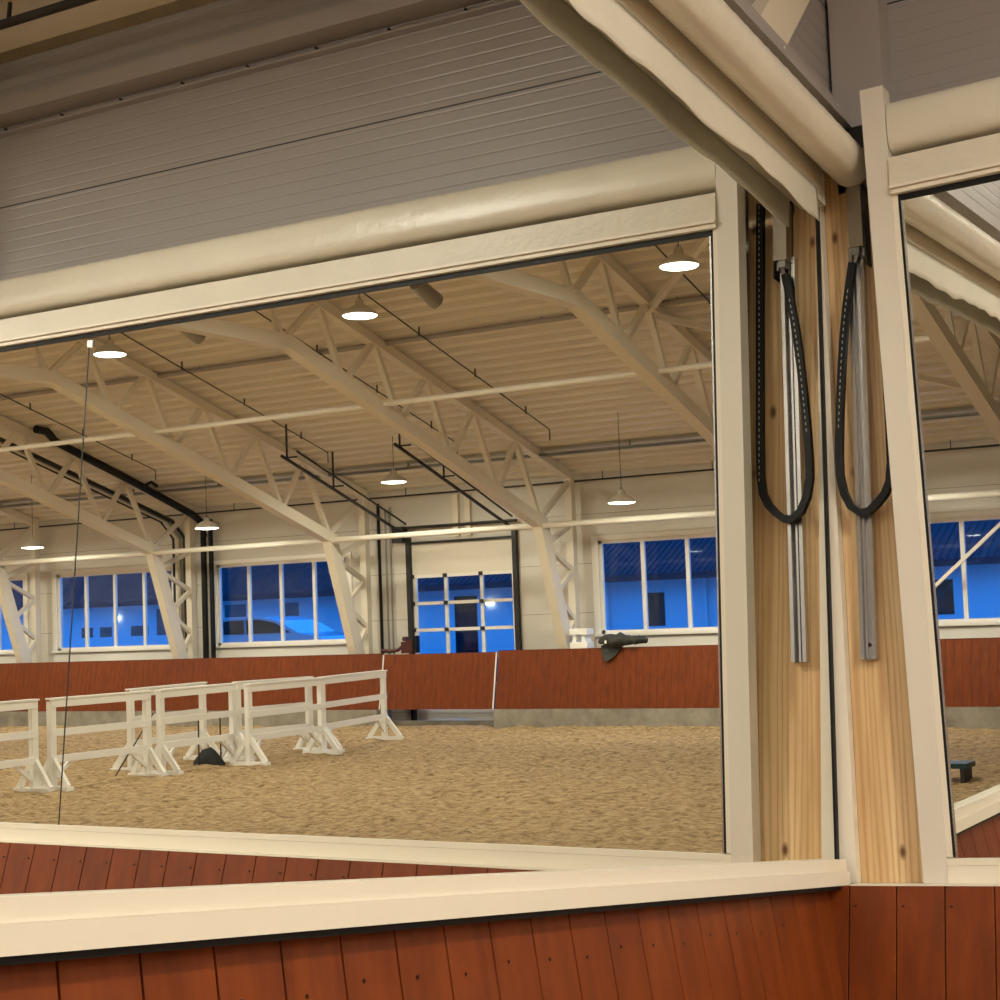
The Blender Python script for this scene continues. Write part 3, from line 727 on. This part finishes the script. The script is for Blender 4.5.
gs = thing('mounting_step', 'low dark green step on the sand seen in the right mirror', 'step', (4.15, -15.2, -1.35))
part('tread', MB().box((3.72, -15.35, -1.16), (4.5, -14.95, -1.10)), M['green'], gs)
for x in (3.76, 4.42): part('leg', MB().box((x, -15.33, -1.37), (x+.05, -14.97, -1.16)), M['dark'], gs)

# ---- things on the far kickboard
wb = thing('jump_block', 'white plastic jump block on the far kickboard beside the frame leg', 'block', (13.7, KY-.05, KT))
def blk(z):
    m = MB().box((13.62, KY-.30, z), (14.0, KY-.0, z+.12)).box((13.66, KY-.28, z+.12), (13.75, KY-.02, z+.17)).box((13.87, KY-.28, z+.12), (13.96, KY-.02, z+.17)); return m
part('lower_half', blk(KT+.008), M['white'], wb)
m = MB().box((13.62, KY-.30, KT+.178+.10), (14.0, KY, KT+.178+.22)).box((13.67, KY-.27, KT+.17), (13.75, KY-.03, KT+.3)).box((13.87, KY-.27, KT+.17), (13.95, KY-.03, KT+.3))
part('upper_half', m, M['white'], wb)
jk = MB(); vs = []; nu, nv = 28, 14
for i in range(nu+1):
    for j in range(nv):
        u = i/nu; th = 2*math.pi*j/nv
        x = 13.32-u*1.0; rr = .165*math.sin(math.pi*(u*.80+.10))**.7*(1 if u < .5 else .8)+.01
        rr *= 1+.55*noise.noise((x*7, math.cos(th)*1.5, math.sin(th)*1.5))
        vs.append((x, KY+.0+rr*math.cos(th)*1.1, KT+.14+rr*math.sin(th)*.8))
fs = [(i*nv+j, i*nv+(j+1) % nv, (i+1)*nv+(j+1) % nv, (i+1)*nv+j) for i in range(nu) for j in range(nv)]+[tuple(range(nv)), tuple(range(nu*nv, nu*nv+nv))]
jk.add(vs, fs, True)
jt = thing('jacket', 'dark crumpled jacket lying on the far kickboard below the window', 'jacket', (12.8, KY, KT))
part('body', jk, M['cloth'], jt)
sl = MB().add([(13.30, KY+.03, KT+.06), (12.80, KY+.03, KT+.06), (12.95, KY+.10, KT-.14), (13.12, KY+.13, KT-.26), (13.20, KY+.13, KT-.25), (13.25, KY+.07, KT-.12)]+[(13.30, KY+.0, KT+.06), (12.80, KY+.0, KT+.06), (12.95, KY+.055, KT-.14), (13.12, KY+.09, KT-.26), (13.20, KY+.09, KT-.25), (13.25, KY+.03, KT-.12)],
              [(0, 1, 2, 5), (5, 2, 3, 4), (6, 11, 8, 7), (11, 10, 9, 8)]+[(i, (i+1) % 6, 6+(i+1) % 6, 6+i) for i in range(6)])
part('sleeve', sl, M['cloth'], jt)
hd = MB().box((13.12, KY+.10, KT+.09), (13.16, KY+.135, KT+.15)); part('reflective_patch', hd, M['white'], jt, 'small white patch')
rm = thing('red_bracket', 'dark red curved metal fitting at the left end of the gate', 'fitting', (18.10, KY, KT))
part('body', MB().box((17.78, KY-.22, KT), (18.06, KY-.02, KT+.24)).box((17.78, KY-.2, KT+.24), (17.96, KY-.04, KT+.28)), M['maroon'], rm)
part('curved_arm', MB().tube([(18.60, KY-.1, KT+.07), (18.40, KY-.1, KT+.05), (18.20, KY-.1, KT+.07), (18.06, KY-.1, KT+.15)], .04, 8), M['maroon'], rm)
part('post', MB().box((17.70, KY-.2, KT), (17.78, KY-.05, KT+.36)), M['black'], rm)
part('knob', MB().tube([(17.96, KY-.12, KT+.30), (18.06, KY-.12, KT+.30)], .05, 10), M['maroon'], rm)
part('basket', MB().bar((17.82, KY-.12, KT+.28), (17.83, KY-.12, KT+.5), .012, .012).box((17.76, KY-.2, KT+.5), (17.90, KY-.05, KT+.52)), M['dark'], rm)

# ------------------------------------------------------------------ outside, seen through the panes at dusk
yg = MB().box((-30, -29, -1.6), (80, YF-.25, -1.45)).box((-30, -70, -1.6), (80, -29, -.45))
single('yard_ground', yg, M['outground'], 'dusky yard outside the windows', 'ground', kind='structure')
nb = thing('neighbour_building', 'long blue-lit building across the yard seen through the windows', 'building', (20, -38, -.45))
part('wall', MB().box((-20, -46, -.5), (60, -38, 2.1)), M['outwall'], nb)
rf = MB(); prof = []
for i in range(400):
    x = -20+.2*i; prof += [(x, 0), (x+.12, 0), (x+.14, .05), (x+.18, .05)]
vs = [(x, -37.2, 1.88+z) for x, z in prof]+[(x, -44.5, 5.6+z) for x, z in prof]; k = len(prof)
rf.add(vs, [(i, i+1, k+i+1, k+i) for i in range(k-1)])
part('roof', rf, M['outroof'], nb)
part('eave', MB().box((-20, -37.9, 1.75), (60, -37.15, 1.92)), M['outroof'], nb)
for x, w_, z0, z1 in ((25.2, .8, -.44, 1.55), (34.3, .9, 1.2, 1.62), (32.0, .75, -.44, 1.6), (18.8, .6, .45, 1.4), (37.6, .4, .7, 1.6), (40.2, .55, .7, 1.05), (41.1, .55, .7, 1.05), (38.6, .8, .7, 1.05), (10.5, 1.0, .5, 1.4)):
    part('window' if z0 > -.4 else 'door', MB().box((x-w_/2, -38.03, z0), (x+w_/2, -37.98, z1)), M['carglass'], nb)
for x in (17.2, 20.3, 29.8, 36.0): part('downpipe', MB().tube([(x, -37.9, 1.8), (x, -37.92, -.44)], .06, 8), M['outwall'], nb)
for x, z in ((39.6, 1.35), (24.3, 1.3)): part('wall_lamp', MB().box((x-.11, -37.98, z-.05), (x+.11, -37.9, z+.05)), M['outlamp'], nb, 'lit wall lamp')
car = thing('parked_car', 'blue-grey car parked outside the window left of the garage door', 'car', (27.6, -32, -.45))
prof = [(25.4, -.15), (25.35, .3), (25.7, .53), (26.4, .65), (27.1, 1.0), (27.7, 1.12), (28.9, 1.12), (29.6, 1.0), (30.0, .65), (30.1, .3), (30.05, -.15)]
vs = [(x, -31.2, z) for x, z in prof]+[(x, -32.9, z) for x, z in prof]; n = len(prof)
cm = MB().add(vs, [(i, (i+1) % n, n+(i+1) % n, n+i) for i in range(n)]+[tuple(range(n)), tuple(range(n, 2*n))])
part('body', cm, M['car'], car)
for g_ in ([(26.65, .66), (27.2, .95), (27.75, 1.05), (28.2, 1.05), (28.2, .66)], [(28.3, .66), (28.3, 1.05), (28.85, 1.05), (29.45, .95), (29.75, .66)]):
    q = len(g_); part('side_window', MB().add([(x, -31.17, z) for x, z in g_]+[(x, -31.2, z) for x, z in g_], [tuple(range(q)), tuple(range(q, 2*q))]+[(i, (i+1) % q, q+(i+1) % q, q+i) for i in range(q)]), M['carglass'], car)
for x in (26.2, 29.2):
    for y in (-31.3, -32.8): part('wheel', MB().tube([(x, y-.1, -.13), (x, y+.1, -.13)], .32, 20), M['black'], car)

# ------------------------------------------------------------------ world, camera, view
wd = bpy.data.worlds.new('dusk'); S.world = wd; wd.use_nodes = True
bg_ = wd.node_tree.nodes['Background']; bg_.inputs['Color'].default_value = (.012, .175, .66, 1); bg_.inputs['Strength'].default_value = 3.2
cd = bpy.data.cameras.new('camera'); co = bpy.data.objects.new('camera', cd); COL.objects.link(co)
yw, pt, rl = math.radians(30.7753), math.radians(11.7271), math.radians(-.677)
F = Vector((-math.sin(yw)*math.cos(pt), math.cos(yw)*math.cos(pt), math.sin(pt)))
R = Vector((math.cos(yw), math.sin(yw), 0)); U = R.cross(F)
R2 = R*math.cos(rl)+U*math.sin(rl); U2 = U*math.cos(rl)-R*math.sin(rl)
mw = Matrix((R2, U2, -F)).transposed().to_4x4(); mw.translation = Vector((1.8517, -4.8807, .1348+ZO))
co.matrix_world = mw
cd.sensor_width = 36; cd.lens = 36*1644.987/1000; cd.clip_start = .05; cd.clip_end = 300
S.camera = co
S.view_settings.view_transform = 'Standard'; S.view_settings.look = 'None'; S.view_settings.gamma = 1
S.view_settings.use_curve_mapping = False
S.view_settings.exposure = 0.85
S.cycles.max_bounces = 14; S.cycles.diffuse_bounces = 5; S.cycles.glossy_bounces = 7; S.cycles.transparent_max_bounces = 12
S.cycles.blur_glossy = 0.6; S.cycles.sample_clamp_indirect = 6
S.cycles.use_denoising = True
